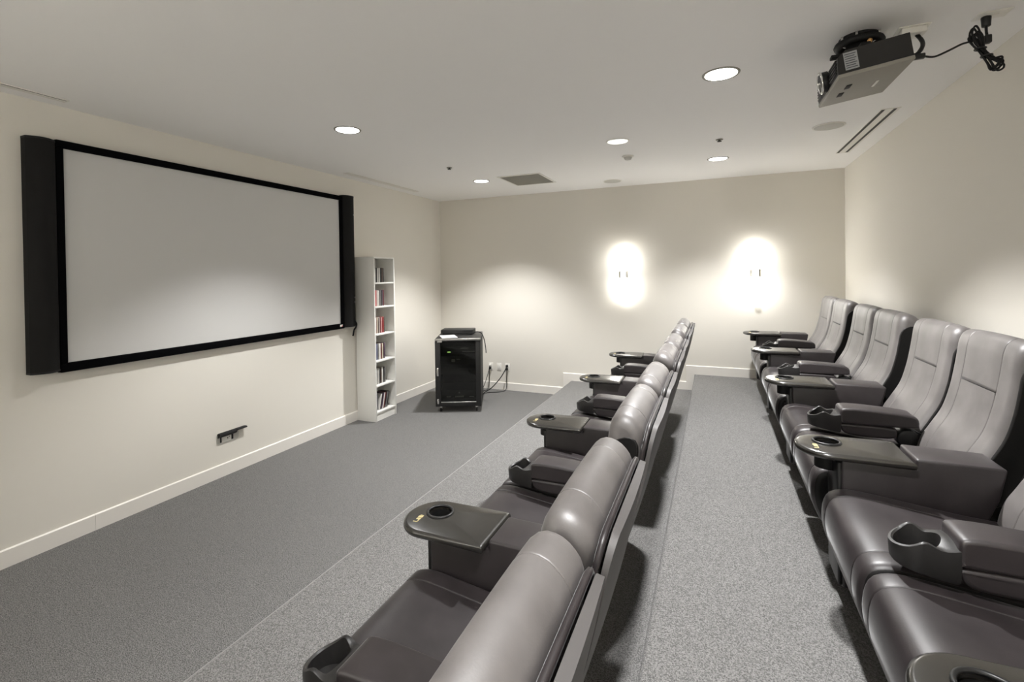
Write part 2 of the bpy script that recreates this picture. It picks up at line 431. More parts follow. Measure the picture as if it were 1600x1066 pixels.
k = MB(); k.prism([(0.01, 0.052), (0.040, 0.054), (0.052, 0.047), (0.048, 0.040), (0.01, 0.044)], 0.06, 0.16, 'Y'); k.build('cover_lip', M['matte_black'], t)

# ------------------------------------------------------------------ slim white bookcase with film cases
BX0, BX1, BY0, BY1, BH = 0.016, 0.292, -2.004, -1.604, 1.966
t = thing('bookcase', 'tall narrow white bookcase against the left wall beside the screen', 'bookcase', (BX0, BY0, 0))
d = BX1 - BX0; w = BY1 - BY0; th = 0.018
MB().box(0, d, 0, th, 0, BH, 0.001).build('side_panel', M['white'], t)
MB().box(0, d, w - th, w, 0, BH, 0.001).build('side_panel', M['white'], t)
MB().box(0.002, 0.006, th, w - th, 0.05, BH - 0.001).build('back_panel', M['white'], t)
SH = [0.112, 0.428, 0.722, 1.042, 1.372, 1.660]
for z in SH: MB().box(0.006, d - 0.004, th, w - th, z - th, z, 0.001).build('shelf', M['white'], t)
MB().box(0.006, d - 0.001, th, w - th, BH - th, BH, 0.001).build('top_board', M['white'], t)
MB().box(d - 0.03, d - 0.016, th, w - th, 0, SH[0] - th).build('plinth', M['white'], t)
pal = {'black': (0.012, 0.011, 0.012), 'white': (0.62, 0.60, 0.56), 'grey': (0.17, 0.165, 0.16), 'red': (0.42, 0.05, 0.05), 'pink': (0.55, 0.27, 0.26),
       'dark red': (0.11, 0.022, 0.024), 'purple': (0.085, 0.05, 0.085), 'blue grey': (0.14, 0.15, 0.22), 'brown': (0.075, 0.045, 0.035), 'cream': (0.55, 0.50, 0.40)}
PM = {k: mat('case_' + k.replace(' ', '_'), v, 0.3, spec=0.6) for k, v in pal.items()}
shelves = [('bottom', ['black', 'grey', 'blue grey', 'white', 'black', 'purple', 'white', 'dark red', 'black', 'grey', 'black']),
           ('fifth', ['black', 'grey', 'cream', 'white', 'grey', 'white', 'grey', 'black', 'brown', 'white', 'white', 'black', 'grey']),
           ('fourth', ['purple', 'blue grey', 'purple', 'blue grey', 'blue grey', 'grey', 'white', 'white', 'dark red', 'cream', 'brown', 'purple']),
           ('third', ['dark red', 'purple', 'pink', 'white', 'dark red', 'cream', 'brown', 'white', 'dark red', 'pink', 'dark red', 'red', 'brown']),
           ('second', ['white', 'cream', 'pink', 'red', 'pink', 'white', 'white', 'black', 'grey', 'black', 'purple', 'dark red']),
           ('top', ['grey', 'black', 'grey', 'white', 'grey', 'black', 'white', 'grey', 'white', 'black', 'black', 'brown', 'black'])]
case_mesh = {}
def case_obj(col, hgt, th_):
    key = (col, round(hgt, 3), round(th_, 3))
    if key not in case_mesh:
        k = MB().box(-0.066, 0.066, -th_ / 2, th_ / 2, 0, hgt, 0.0025)
        k.box(0.0655, 0.0668, -th_ * 0.28, th_ * 0.28, hgt * 0.2, hgt * 0.75)
        o = k.build('film_case', PM[col]); case_mesh[key] = o.data; return o
    o = bpy.data.objects.new('film_case', case_mesh[key]); COL.objects.link(o); return o
tot = 0.232
for (nm, cols), z in zip(shelves, SH):
    y = BY0 + th + 0.006
    tt = tot / len(cols)
    for i, c in enumerate(cols):
        hh = 0.19 if nm != 'top' else 0.172
        hh += 0.002 * ((i * 7) % 3)
        o = case_obj(c, hh, tt - 0.001)
        if nm == 'bottom':
            lean = math.radians(-15 if i > 2 else -3)
            o.location = (BX0 + 0.158, y + tt / 2 - (0.0 if i > 2 else 0.0), z + 0.004); o.rotation_euler = (lean, 0, 0)
            y += tt * (1.02 if i != 2 else 2.6) - 0.001
        else:
            o.location = (BX0 + 0.158 - 0.003 * ((i * 5) % 3), y + tt / 2, z + 0.0005); y += tt
        nth = ['first', 'second', 'third', 'fourth', 'fifth', 'sixth', 'seventh', 'eighth', 'ninth', 'tenth', 'eleventh', 'twelfth', 'thirteenth'][i]
        wh = nm + ' shelf' if nm in ('bottom', 'top') else nm + ' shelf down'
        tag(o, '%s film case, %s along the %s of the bookcase' % (c, nth, wh), 'dvd', 'film cases on the %s' % wh)

# ------------------------------------------------------------------ black equipment rack
ang = math.atan2(0.19, 0.427)
t = thing('equipment_rack', 'black equipment rack cabinet with smoked glass door on castors in the far corner', 'cabinet', (0.742, -1.404, 0), ang)
RW, RD, RT, RB = 0.575, 0.74, 0.93, 0.075     # local: x along the front, y into the depth
MB().box(0, 0.012, 0.03, RD, RB, RT - 0.03).build('side_panel', M['matte_black'], t)
MB().box(RW - 0.012, RW, 0.03, RD, RB, RT - 0.03).build('side_panel', M['matte_black'], t)
MB().box(0.012, RW - 0.012, RD - 0.012, RD, RB, RT - 0.03).build('back_panel', M['matte_black'], t)
MB().box(0.012, RW - 0.012, 0.03, RD - 0.012, RB, RB + 0.02).build('bottom_panel', M['matte_black'], t)
MB().box(0, RW, 0.0, RD, RT - 0.03, RT, 0.004).build('top_panel', M['dark_steel'], t)
MB().box(0.0, RW, -0.004, 0.012, RT - 0.022, RT + 0.003, 0.003).build('top_trim', M['steel'], t)
MB().box(0.03, 0.09, -0.008, 0.006, RT - 0.045, RT - 0.022, 0.002).build('latch_plate', M['steel'], t)
dr = MB(); dr.box(0, 0.068, 0, 0.028, RB, RT - 0.032, 0.003)
door = dr.build('door_stile', M['dark_steel'], t)
MB().box(RW - 0.062, RW, 0, 0.028, RB, RT - 0.032, 0.003).build('door_stile', M['dark_steel'], t)
MB().box(0.068, RW - 0.062, 0.004, 0.024, RB, 0.125, 0.002).build('door_rail', M['black_plastic'], t)
MB().box(0.068, RW - 0.062, -0.002, 0.010, 0.125, 0.134, 0.002).build('door_rail', M['steel'], t)['label'] = 'thin silver rail under the glass'
MB().box(0.068, RW - 0.062, 0.008, 0.013, 0.134, RT - 0.032).build('door_glass', M['smoked'], t)
for z0_, z1_ in ((0.46, 0.57), (0.11, 0.175)):
    MB().box(0.020, 0.046, -0.014, 0.002, z0_, z1_, 0.008).build('door_handle', M['chrome'], t)['label'] = 'chrome door latch'
units = [(0.735, 0.085, 'amplifier'), (0.60, 0.10, 'amplifier'), (0.47, 0.075, 'amplifier'), (0.165, 0.10, 'amplifier')]
for i, (z, hgt, nm) in enumerate(units):
    u = thing('av_unit', ['black media player on the uppermost tray inside the rack', 'black receiver with a bright panel inside the rack', 'black amplifier in the middle of the rack', 'black power unit with white marks at the foot of the rack'][i], 'electronics', (0, 0, 0))
    u.matrix_world = Matrix.Translation((0.742, -1.404, 0)) @ Matrix.Rotation(ang, 4, 'Z')
    MB().box(0.05, RW - 0.05, 0.075, 0.50, z, z + hgt, 0.003).build('chassis', M['matte_black'], u)
    MB().box(0.045, RW - 0.045, 0.068, 0.075, z - 0.002, z + hgt + 0.002, 0.002).build('front_panel', M['black_plastic'], u)
    if i == 0:
        MB().box(0.15, 0.19, 0.065, 0.068, z + 0.012, z + 0.024).build('power_light', M['led'], u)
        MB().box(0.32, 0.42, 0.065, 0.068, z + 0.062, z + 0.070).build('badge', M['silver_print'], u)
        MB().box(0.34, 0.50, 0.064, 0.068, z + 0.02, z + 0.026).build('slot', M['silver_print'], u)
    if i == 1:
        MB().box(0.20, 0.245, 0.065, 0.068, z + 0.025, z + 0.062).build('display', M['silver_print'], u)
        MB().box(0.26, 0.31, 0.065, 0.068, z + 0.058, z + 0.064).build('badge', M['silver_print'], u)
        MB().cyl((0.41, 0.062, z + 0.055), 0.018, 0.012, 'Y', 16).build('volume_knob', M['dark_steel'], u)
    if i == 2:
        MB().cyl((0.43, 0.062, z + 0.038), 0.016, 0.012, 'Y', 16).build('volume_knob', M['dark_steel'], u)
    if i == 3:
        MB().box(0.13, 0.19, 0.065, 0.068, z + 0.012, z + 0.022).build('badge', M['silver_print'], u)
        MB().box(0.24, 0.35, 0.065, 0.068, z + 0.010, z + 0.030).build('badge', M['silver_print'], u)
        MB().box(0.42, 0.48, 0.065, 0.068, z + 0.012, z + 0.020).build('badge', M['silver_print'], u)
        MB().cyl((0.295, 0.062, z + 0.07), 0.010, 0.012, 'Y', 12).build('power_button', M['silver_print'], u)
for cx, cy in ((0.06, 0.06), (RW - 0.06, 0.06), (0.06, RD - 0.06), (RW - 0.06, RD - 0.06)):
    k = MB(); k.cyl((cx, cy, 0.027), 0.027, 0.022, 'X', 16, b=0.004); c = k.build('castor', M['matte_black'], t)
    MB().box(cx - 0.016, cx + 0.016, cy - 0.012, cy + 0.02, 0.045, RB, 0.003).build('castor_fork', M['chrome'], c)
RM = Matrix.Translation((0.742, -1.404, 0)) @ Matrix.Rotation(ang, 4, 'Z')
# things on the rack
p = thing('media_player', 'flat dark player box lying at the back of the rack top', 'electronics', RM @ Vector((0.02, 0.47, RT)), ang - 0.10)
MB().box(0, 0.44, 0, 0.24, 0.008, 0.058, 0.004).build('case', M['matte_black'], p)
MB().box(0.004, 0.436, 0.004, 0.236, 0.058, 0.062, 0.002).build('lid', M['dark_steel'], p)
MB().box(0.0, 0.44, -0.004, 0.0, 0.010, 0.056).build('front_panel', M['black_plastic'], p)
for fx in (0.03, 0.41):
    for fy in (0.03, 0.21): MB().cyl((fx, fy, 0.004), 0.012, 0.008, n=12).build('foot', M['matte_black'], p)
k = MB(); k.box(-0.10, 0.10, -0.14, 0.14, 0, 0.004, 0.001)
o = k.build('paper_stack', M['paper']); o.location = RM @ Vector((0.15, 0.215, RT + 0.0005)); o.rotation_euler = (0, 0, ang + 0.25)
tag(o, 'white sheets of paper on the front of the rack top', 'paper')
k = MB(); k.tube([RM @ Vector(q) for q in ((0.30, 0.462, RT + 0.02), (0.42, 0.42, RT + 0.012), (0.50, 0.46, RT + 0.03), (0.572, 0.40, RT + 0.018), (0.61, 0.36, RT - 0.06), (0.628, 0.34, RT - 0.16), (0.634, 0.335, RT - 0.24))], 0.006)
tag(k.build('cable', M['matte_black']), 'loose black cable hanging down the side of the rack from its top', 'cable')

# wall outlets by the rack
for i, x in enumerate((0.857, 0.995, 1.132)):
    lab = ['white wall outlet with a white plug, next to the rack', 'blank white wall plate between the two used outlets', 'white wall outlet with black plugs, beside the blank plate'][i]
    o = thing('wall_outlet', lab, 'outlet', (x, 0, 0.34))
    MB().box(-0.036, 0.036, -0.006, 0, -0.058, 0.058, 0.003).build('face_plate', M['white_plastic'], o)
    if i == 1: MB().box(-0.017, 0.017, -0.009, -0.005, -0.034, 0.034, 0.001).build('blank_insert', M['white_plastic'], o)
    else:
        for dz in (-0.022, 0.022): MB().box(-0.016, 0.016, -0.008, -0.005, dz - 0.014, dz + 0.014, 0.001).build('receptacle', M['white_plastic'], o)
p1 = RM @ Vector((RW - 0.05, RD + 0.02, 0.0))
def cord(name, x, z, m, pts, lab, r=0.006):
    t = thing(name, lab, 'cable', (0, 0, 0))
    MB().box(x - 0.013, x + 0.013, -0.05, -0.008, z - 0.018, z + 0.018, 0.005).build('plug', m, t)
    MB().tube(pts, r).build('lead', M['matte_black'], t)
    return t
cord('power_cord', 0.857, 0.362, M['white_plastic'], [(0.857, -0.05, 0.355), (0.855, -0.07, 0.30), (0.825, -0.10, 0.16), (0.80, -0.17, 0.04), (0.81, -0.28, 0.012), (p1.x, p1.y, 0.014)], 'cord with a white plug from the outlet next to the rack', 0.005)
cord('power_cord', 0.857, 0.318, M['matte_black'], [(0.857, -0.05, 0.31), (0.858, -0.07, 0.25), (0.85, -0.06, 0.10), (0.845, -0.10, 0.012), (0.83, -0.22, 0.008), (p1.x - 0.02, p1.y + 0.01, 0.009)], 'thin cord with a black plug hanging from the outlet next to the rack', 0.005)
cord('power_cord', 1.132, 0.362, M['matte_black'], [(1.132, -0.05, 0.355), (1.12, -0.08, 0.30), (1.06, -0.13, 0.19), (0.97, -0.22, 0.07), (0.90, -0.30, 0.02), (p1.x + 0.02, p1.y - 0.01, 0.014)], 'thick black cord slanting from the outlet beside the blank plate to the rack', 0.007)
cord('power_cord', 1.132, 0.318, M['matte_black'], [(1.132, -0.05, 0.31), (1.14, -0.07, 0.22), (1.135, -0.05, 0.08), (1.12, -0.08, 0.008), (1.05, -0.20, 0.008), (0.93, -0.27, 0.008), (p1.x + 0.03, p1.y + 0.02, 0.03)], 'thin black cord dropping to the carpet below the outlet beside the blank plate', 0.005)

# ------------------------------------------------------------------ ceiling fittings
t = thing('return_grille', 'square grey return air grille in the ceiling near the screen wall', 'vent', (1.883, -1.04, H))
gx, gy = 0.27, 0.32
for (a0, a1, b0, b1) in ((-gx, gx, -gy, -gy + 0.025), (-gx, gx, gy - 0.025, gy), (-gx, -gx + 0.025, -gy + 0.025, gy - 0.025), (gx - 0.025, gx, -gy + 0.025, gy - 0.025)):
    MB().box(a0, a1, b0, b1, -0.008, 0, 0.002).build('frame_bar', M['white_plastic'], t)
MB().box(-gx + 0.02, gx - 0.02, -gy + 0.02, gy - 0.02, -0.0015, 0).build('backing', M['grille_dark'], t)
k = MB()
for i in range(44):
    x = -gx + 0.028 + i * (2 * gx - 0.056) / 43; k.box(x - 0.0032, x + 0.0032, -gy + 0.025, gy - 0.025, -0.007, -0.001)
k.build('slats', M['grille'], t)['kind'] = 'stuff'
def round_grille(x, y, r, label):
    t = thing('ceiling_speaker', label, 'speaker', (x, y, H))
    MB().cyl((0, 0, -0.003), r, 0.006, n=40, b=0.002).build('rim', M['white_plastic'], t)
    MB().cyl((0, 0, -0.0065), r - 0.012, 0.003, n=40, b=0.001).build('grille', M['speaker_grille'], t)
round_grille(4.843, -1.996, 0.115, 'round ceiling speaker grille beside the long slot diffuser')
round_grille(2.809, -0.443, 0.115, 'round ceiling speaker grille close to the far wall')
t = thing('smoke_detector', 'small white smoke detector on the ceiling beside the milky light', 'smoke detector', (3.204, -1.703, H))
MB().cyl((0, 0, -0.006), 0.056, 0.012, n=28, b=0.003).build('base', M['white_plastic'], t)
MB().cyl((0, 0, -0.024), 0.030, 0.026, n=24, r2=0.042, b=0.003).build('sensor_head', M['speaker_grille'], t)
for x, y, lab in ((1.365, -2.056, 'small sprinkler head in the ceiling on the screen side'), (4.036, -1.959, 'small dark sprinkler head between the two aisle downlights')):
    t = thing('sprinkler_head', lab, 'sprinkler', (x, y, H))
    MB().cyl((0, 0, -0.003), 0.030, 0.006, n=20, b=0.002).build('escutcheon', M['grille'], t)
    MB().cyl((0, 0, -0.010), 0.010, 0.012, n=12).build('nozzle', M['grille_dark'], t)
    MB().cyl((0, 0, -0.018), 0.019, 0.003, n=16).build('deflector', M['grille_dark'], t)
def slot(x, y0, y1, label, widths, m_slot):
    t = thing('slot_diffuser', label, 'vent', (x, (y0 + y1) / 2, H))
    L = (y1 - y0) / 2
    for (a, b, kind) in widths:
        MB().box(a, b, -L, L, -0.004 if kind == 'bar' else -0.0015, 0).build('bar' if kind == 'bar' else 'slot', M['white_plastic'] if kind == 'bar' else m_slot, t)
    for e in (-1, 1): MB().box(widths[0][0], widths[-1][1], e * L - 0.004, e * L + 0.004, -0.005, 0).build('end_cap', M['white_plastic'], t)
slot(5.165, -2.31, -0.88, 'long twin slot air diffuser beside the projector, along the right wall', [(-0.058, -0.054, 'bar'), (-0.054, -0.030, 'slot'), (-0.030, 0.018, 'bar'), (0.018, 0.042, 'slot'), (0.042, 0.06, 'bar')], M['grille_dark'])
slot(0.20, -2.34, -0.95, 'long white slot air diffuser along the left wall, toward the far corner', [(-0.04, 0.022, 'bar'), (0.022, 0.034, 'slot'), (0.034, 0.05, 'bar')], M['grille'])
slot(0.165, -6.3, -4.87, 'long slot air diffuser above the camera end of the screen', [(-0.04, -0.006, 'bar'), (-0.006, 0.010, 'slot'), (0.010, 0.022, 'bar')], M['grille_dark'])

# ------------------------------------------------------------------ projector
PZ = 2.66
t = thing('projector', 'black ceiling projector with pale underside aimed at the screen', 'projector', (4.671, -3.688, PZ), 0.01)
t.rotation_euler = (0, -0.145, 0.01); t.scale = (0.967, 0.967, 1)
# local: x from lens (-) to rear (+), y across; body 0.30 x 0.45 x 0.125
side = [(-0.148, 0.018), (-0.150, 0.028), (-0.142, 0.098), (-0.108, 0.124), (0.148, 0.124), (0.148, 0.018)]
MB().prism(side, -0.226, 0.226, 'Y').build('body', M['projector_shell'], t)
MB().box(-0.152, 0.150, -0.230, 0.230, 0.0, 0.018, 0.003).build('underside', M['projector_base'], t)
MB().box(-0.150, 0.149, -0.2285, 0.2285, 0.018, 0.022).build('seam', M['black_plastic'], t)
ln = MB(); ln.cyl((-0.158, 0, 0.066), 0.052, 0.034, 'X', 32, b=0.003); lens = ln.build('lens_barrel', M['black_plastic'], t)
MB().torus((-0.176, 0, 0.066), 0.050, 0.006, 'X').build('lens_ring', M['chrome'], lens)
MB().cyl((-0.173, 0, 0.066), 0.044, 0.006, 'X', 28).build('lens_glass', M['glass'], lens)
for sg in (-1, 1):
    for i in range(5):
        z = 0.034 + i * 0.0145
        xx = -0.151 + (z - 0.028) * 0.11
        MB().box(xx - 0.006, xx + 0.004, sg * 0.14 - 0.068, sg * 0.14 + 0.068, z - 0.0032, z + 0.0032, 0.001).build('vent_slat', M['black_plastic'], t)
st = MB().box(-0.118, -0.062, -0.2285, -0.2255, 0.030, 0.112).build('sticker', M['sticker'], t)
k = MB()
for i in range(7): k.box(-0.114, -0.068 - 0.006 * (i % 2), -0.2292, -0.2284, 0.037 + i * 0.0105, 0.041 + i * 0.0105)
k.build('print', M['sticker_ink'], st)
for (px, py) in ((-0.075, -0.055), (-0.085, 0.06)):
    MB().box(px - 0.012, px + 0.012, py - 0.030, py + 0.030, -0.003, 0.0, 0.001).build('screw_recess', M['matte_black'], t)
MB().box(0.052, 0.064, -0.03, 0.055, -0.003, 0.0, 0.001).build('slot', M['white_plastic'], t)
mt = thing('projector_mount', 'round black ceiling mount holding the projector', 'mount', (4.655, -3.70, PZ))
k = MB(); k.cyl((0, 0, 0.233), 0.085, 0.014, n=32, b=0.003); k.build('ceiling_plate', M['matte_black'], mt)
MB().torus((0, 0, 0.205), 0.088, 0.018).build('ring', M['matte_black'], mt)
MB().cyl((0, 0, 0.18), 0.055, 0.095, n=24).build('hub', M['matte_black'], mt)
MB().box(-0.12, 0.10, -0.02, 0.02, 0.150, 0.166, 0.003).build('cross_arm', M['matte_black'], mt)
MB().box(-0.02, 0.02, -0.12, 0.12, 0.152, 0.168, 0.003).build('cross_arm', M['matte_black'], mt)
for a in (0.3, 1.4, 2.6, 3.7, 4.4, 5.5):
    MB().cyl((0.094 * math.cos(a), 0.094 * math.sin(a), 0.222), 0.006, 0.024, n=10).build('bolt', M['chrome'], mt)
MB().cyl((0.02, -0.100, 0.176), 0.010, 0.014, 'Y', 12).build('brass_bolt', M['orange'], mt)

def ceil_plate(x, y, sx, sy, lab, deep):
    o = thing('ceiling_outlet', lab, 'outlet', (x, y, H))
    MB().box(-sx, sx, -sy, sy, -0.006, 0, 0.002).build('face_plate', M['white_plastic'], o)
    if deep: MB().box(-sx * 0.8, sx * 0.8, -sy * 0.85, sy * 0.85, -0.035, -0.006, 0.004).build('cable_box', M['white_plastic'], o)
    else: MB().box(-0.02, 0.02, -0.015, 0.015, -0.009, -0.006, 0.001).build('receptacle', M['white_plastic'], o)
ceil_plate(4.868, -3.69, 0.062, 0.048, 'white cable outlet on the ceiling behind the projector', True)
ceil_plate(5.155, -3.708, 0.060, 0.040, 'white power outlet on the ceiling near the right wall', False)
k = MB(); k.tube([(4.888, -3.69, 2.868), (4.895, -3.71, 2.84), (4.888, -3.76, 2.80), (4.866, -3.82, 2.755), (4.838, -3.855, 2.718), (4.818, -3.86, 2.712)], 0.009)
tag(k.build('cable', M['matte_black']), 'thick black signal cable arching from ceiling outlet into the projector', 'cable')
t = thing('power_cord', 'black power cord coiled in a tied bundle hanging under the ceiling outlet', 'cable', (0, 0, 0))
MB().box(4.820, 4.864, -3.872, -3.848, 2.692, 2.715, 0.004).build('plug', M['black_plastic'], t)
k = MB(); k.tube([(4.86, -3.86, 2.702), (4.90, -3.85, 2.696), (4.957, -3.82, 2.722), (5.016, -3.78, 2.756), (5.05, -3.75, 2.772), (5.075, -3.74, 2.778)], 0.0045); k.build('lead', M['matte_black'], t)
MB().cyl((5.137, -3.702, 2.870), 0.016, 0.046, n=14, r2=0.019, b=0.004).build('plug', M['black_plastic'], t)
MB().tube([(5.137, -3.702, 2.85), (5.137, -3.704, 2.825), (5.138, -3.708, 2.80)], 0.0055).build('lead', M['matte_black'], t)
MB().box(5.126, 5.152, -3.722, -3.694, 2.768, 2.806, 0.005).build('connector', M['black_plastic'], t)
k = MB()
for i in range(6):
    e = (i - 2.5) * 0.0045; g = (i % 3 - 1) * 0.006; up = (0.0, 0.035, 0.006, 0.045, 0.010, 0.018)[i]; dn = (0.0, 0.012, -0.008, 0.016, 0.004, -0.012)[i]
    k.tube([(5.112 + e, -3.730 + g, 2.725), (5.080 + e, -3.735 + g, 2.768), (5.074 + e, -3.733, 2.795 + up * .5), (5.088 + e, -3.728, 2.805 + up), (5.104 + e, -3.726, 2.790 + up * .6), (5.116 + e * .5, -3.724 - g, 2.735),
            (5.146 + e, -3.724, 2.695), (5.178 + e, -3.722 + g, 2.678 + dn), (5.176 + e, -3.722, 2.655 + dn), (5.154 + e, -3.724, 2.642 + dn * .5), (5.138 + e, -3.728 + g, 2.672), (5.112 + e, -3.730 + g, 2.725)], 0.0042, n=6)
k.build('coil', M['matte_black'], t)
for (c, z) in ((5.106, 2.742), (5.128, 2.706)):
    MB().torus((c, -3.728, z), 0.019, 0.004, 'Z', 20, 6).build('cable_tie', M['black_plastic'], t)

# ------------------------------------------------------------------ recliners
U0 = 0.5        # local x = u - U0, where u runs from the tray tips of the row toward the backs
def U(prof): return [(p[0] - U0, p[1]) for p in prof]
BACK = [(.600, .400), (.615, .495), (.652, .565), (.700, .655), (.730, .760), (.748, .860), (.758, .930), (.766, .985), (.780, 1.022), (.805, 1.040), (.835, 1.038), (.862, 1.022), (.884, .992), (.887, .950), (.872, .850), (.843, .725), (.812, .620), (.775, .510), (.732, .400), (.660, .365)]
_c = [(p.x, p.z) for p in catmull([(p[0], 0, p[1]) for p in BACK], 6, True)]
CUT = 0.8135
_k = [i for i in range(len(_c)) if _c[i][1] > CUT]
def _at(i, j):
    t = (CUT - _c[i][1]) / (_c[j][1] - _c[i][1]); return (_c[i][0] + t * (_c[j][0] - _c[i][0]), CUT)
_f, _r = _at(_k[0] - 1, _k[0]), _at(_k[-1], _k[-1] + 1)
_mid = [(_f[0] + (_r[0] - _f[0]) * q, CUT) for q in (0.1, 0.3, 0.6, 0.9)]
LOWER = _c[:_k[0]] + [(_f[0], CUT - 0.0005)] + [(q[0], q[1] - 0.0005) for q in _mid] + [(_r[0], CUT - 0.0005)] + _c[_k[-1] + 1:]
HEAD = [(_f[0], CUT + 0.0005)] + [_c[i] for i in _k] + [(_r[0], CUT + 0.0005)] + [(q[0], q[1] + 0.0005) for q in _mid[::-1]]
GUSSET = [(.620, .410), (.636, .495), (.671, .562), (.718, .655), (.747, .760), (.764, .860), (.771, .905), (.792, .945), (.835, .962), (.868, .940), (.864, .860), (.838, .735), (.806, .625), (.770, .520), (.726, .415), (.665, .385)]
SEAT = [(.135, .215), (.098, .260), (.078, .330), (.080, .400), (.100, .446), (.145, .466), (.210, .466), (.350, .450), (.500, .432), (.640, .420), (.668, .385), (.640, .325), (.450, .270), (.250, .220)]
SW = 0.283      # half width
def shoulder(x, v, z):
    a = abs(v) / 0.272
    f = min(1, max(0, (z - 0.70) / 0.30)); f = f * f * (3 - 2 * f)
    return (x, v, z - f * (0.006 * a ** 2 + 0.005 * a ** 8))
def recliner():
    t = thing('recliner_chair', 'x', 'chair')
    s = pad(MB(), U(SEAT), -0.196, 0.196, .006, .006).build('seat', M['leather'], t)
    for sg in (-1, 1):
        a, b = (0.196, SW - 0.002) if sg > 0 else (-SW + 0.002, -0.196)
        r0, r1 = (.006, .030) if sg > 0 else (.030, .006)
        gusset(pad(MB(), U(SEAT), a, b, r0, r1).build('side_cushion', M['leather'], s), sg, SW - 0.010)
    # backrest: lower panel, headrest, two side bolsters
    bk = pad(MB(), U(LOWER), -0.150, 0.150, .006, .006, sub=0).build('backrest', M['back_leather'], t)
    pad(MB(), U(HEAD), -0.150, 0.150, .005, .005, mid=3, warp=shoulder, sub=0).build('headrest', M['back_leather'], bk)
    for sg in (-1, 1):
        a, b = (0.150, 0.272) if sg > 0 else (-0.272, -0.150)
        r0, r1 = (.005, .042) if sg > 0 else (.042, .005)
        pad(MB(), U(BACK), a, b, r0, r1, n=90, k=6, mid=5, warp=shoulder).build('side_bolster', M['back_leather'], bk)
        pad(MB(), U(GUSSET), sg * 0.262 - 0.0115, sg * 0.262 + 0.0115, .005, .005, n=64, k=3).build('side_gusset', M['black_leather'], bk)
    # rear shell: a bowed panel with rounded upper corners
    line = catmull([(p[0], 0, p[1]) for p in ((.927, .988), (.918, .945), (.900, .86), (.873, .75), (.840, .64), (.803, .53), (.758, .41), (.712, .29), (.668, .17))], 5)
    n = len(line); acc = [0]
    for i in range(n - 1): acc.append(acc[-1] + (line[i + 1] - line[i]).length)
    def half(s):
        r = 0.085
        return 0.268 if s >= r else 0.268 - r + math.sqrt(max(0, r * r - (r - s) ** 2))
    nv = 14; vs = []; fs = []
    for lay in (0, 1):
        for i, q in enumerate(line):
            tg = (line[min(i + 1, n - 1)] - line[max(i - 1, 0)]).normalized(); nr = Vector((-tg.z, 0, tg.x))
            if nr.x < 0: nr = -nr
            hw = half(acc[i] + 0.003)
            for j in range(nv + 1):
                v = -hw + 2 * hw * j / nv
                bow = 0.008 * (1 - (v / 0.27) ** 2)
                pnt = q + nr * ((bow if lay else -0.013))
                vs.append((pnt.x - U0, v, pnt.z))
    k = nv + 1
    for lay in (0, 1):
        for i in range(n - 1):
            for j in range(nv):
                b0 = lay * n * k + i * k + j; fs.append([b0, b0 + 1, b0 + k + 1, b0 + k])
    edge = [i * k for i in range(n)] ; edge2 = [i * k + nv for i in range(n)]
    for e in (edge, edge2):
        for i in range(n - 1): fs.append([e[i], e[i + 1], e[i + 1] + n * k, e[i] + n * k])
    for j in range(nv):
        fs.append([j, j + 1, j + 1 + n * k, j + n * k]); b0 = (n - 1) * k + j; fs.append([b0, b0 + 1, b0 + 1 + n * k, b0 + n * k])
    sh = MB().add(vs, fs).build('back_shell', M['vinyl'], t, sharp=40)
    # piping between cushion and shell
    pts = []
    for i in range(n - 8, -1, -2): pts.append((line[i].x - U0 - 0.026, -half(acc[i] + 0.004) - 0.002, line[i].z))
    top = line[0]
    pts.append((top.x - U0 - 0.026, -0.16, top.z + 0.002)); pts.append((top.x - U0 - 0.026, 0.16, top.z + 0.002))
    for i in range(0, n - 7, 2): pts.append((line[i].x - U0 - 0.026, half(acc[i] + 0.004) + 0.002, line[i].z))
    MB().tube(pts, 0.008, 6, sub=3).build('piping', M['leather'], sh)
    # lower housings with moulded ribs at both sides
    for sg in (-1, 1):
        hs = MB().prism(U([(.575, .085), (.615, .070), (.690, .260), (.778, .500), (.805, .560), (.690, .560), (.640, .440), (.600, .330)]), sg * 0.235 - 0.02, sg * 0.235 + 0.02, 'Y').build('side_housing', M['black_plastic'], t)
        k = MB()
        for i in range(7):
            z = 0.15 + i * 0.052; xx = .60 + max(0, z - .33) * .40
            k.box(xx + .012 - U0, xx + .075 - U0, sg * 0.256 - 0.006, sg * 0.256 + 0.006, z - 0.006, z + 0.006, 0.002)
        k.build('rib', M['black_plastic'], hs)
    # steel base
    for sg in (-1, 1):
        MB().prism(U([(.36, .0), (.615, .0), (.615, .03), (.59, .06), (.56, .25), (.44, .24), (.41, .06), (.36, .03)]), sg * 0.20 - 0.022, sg * 0.20 + 0.022, 'Y').build('leg', M['matte_black'], t)
    MB().box(.38 - U0, .42 - U0, -0.18, 0.18, 0.16, 0.22, 0.004).build('cross_rail', M['dark_steel'], t)
    MB().box(.54 - U0, .58 - U0, -0.18, 0.18, 0.16, 0.24, 0.004).build('cross_rail', M['dark_steel'], t)
    return t

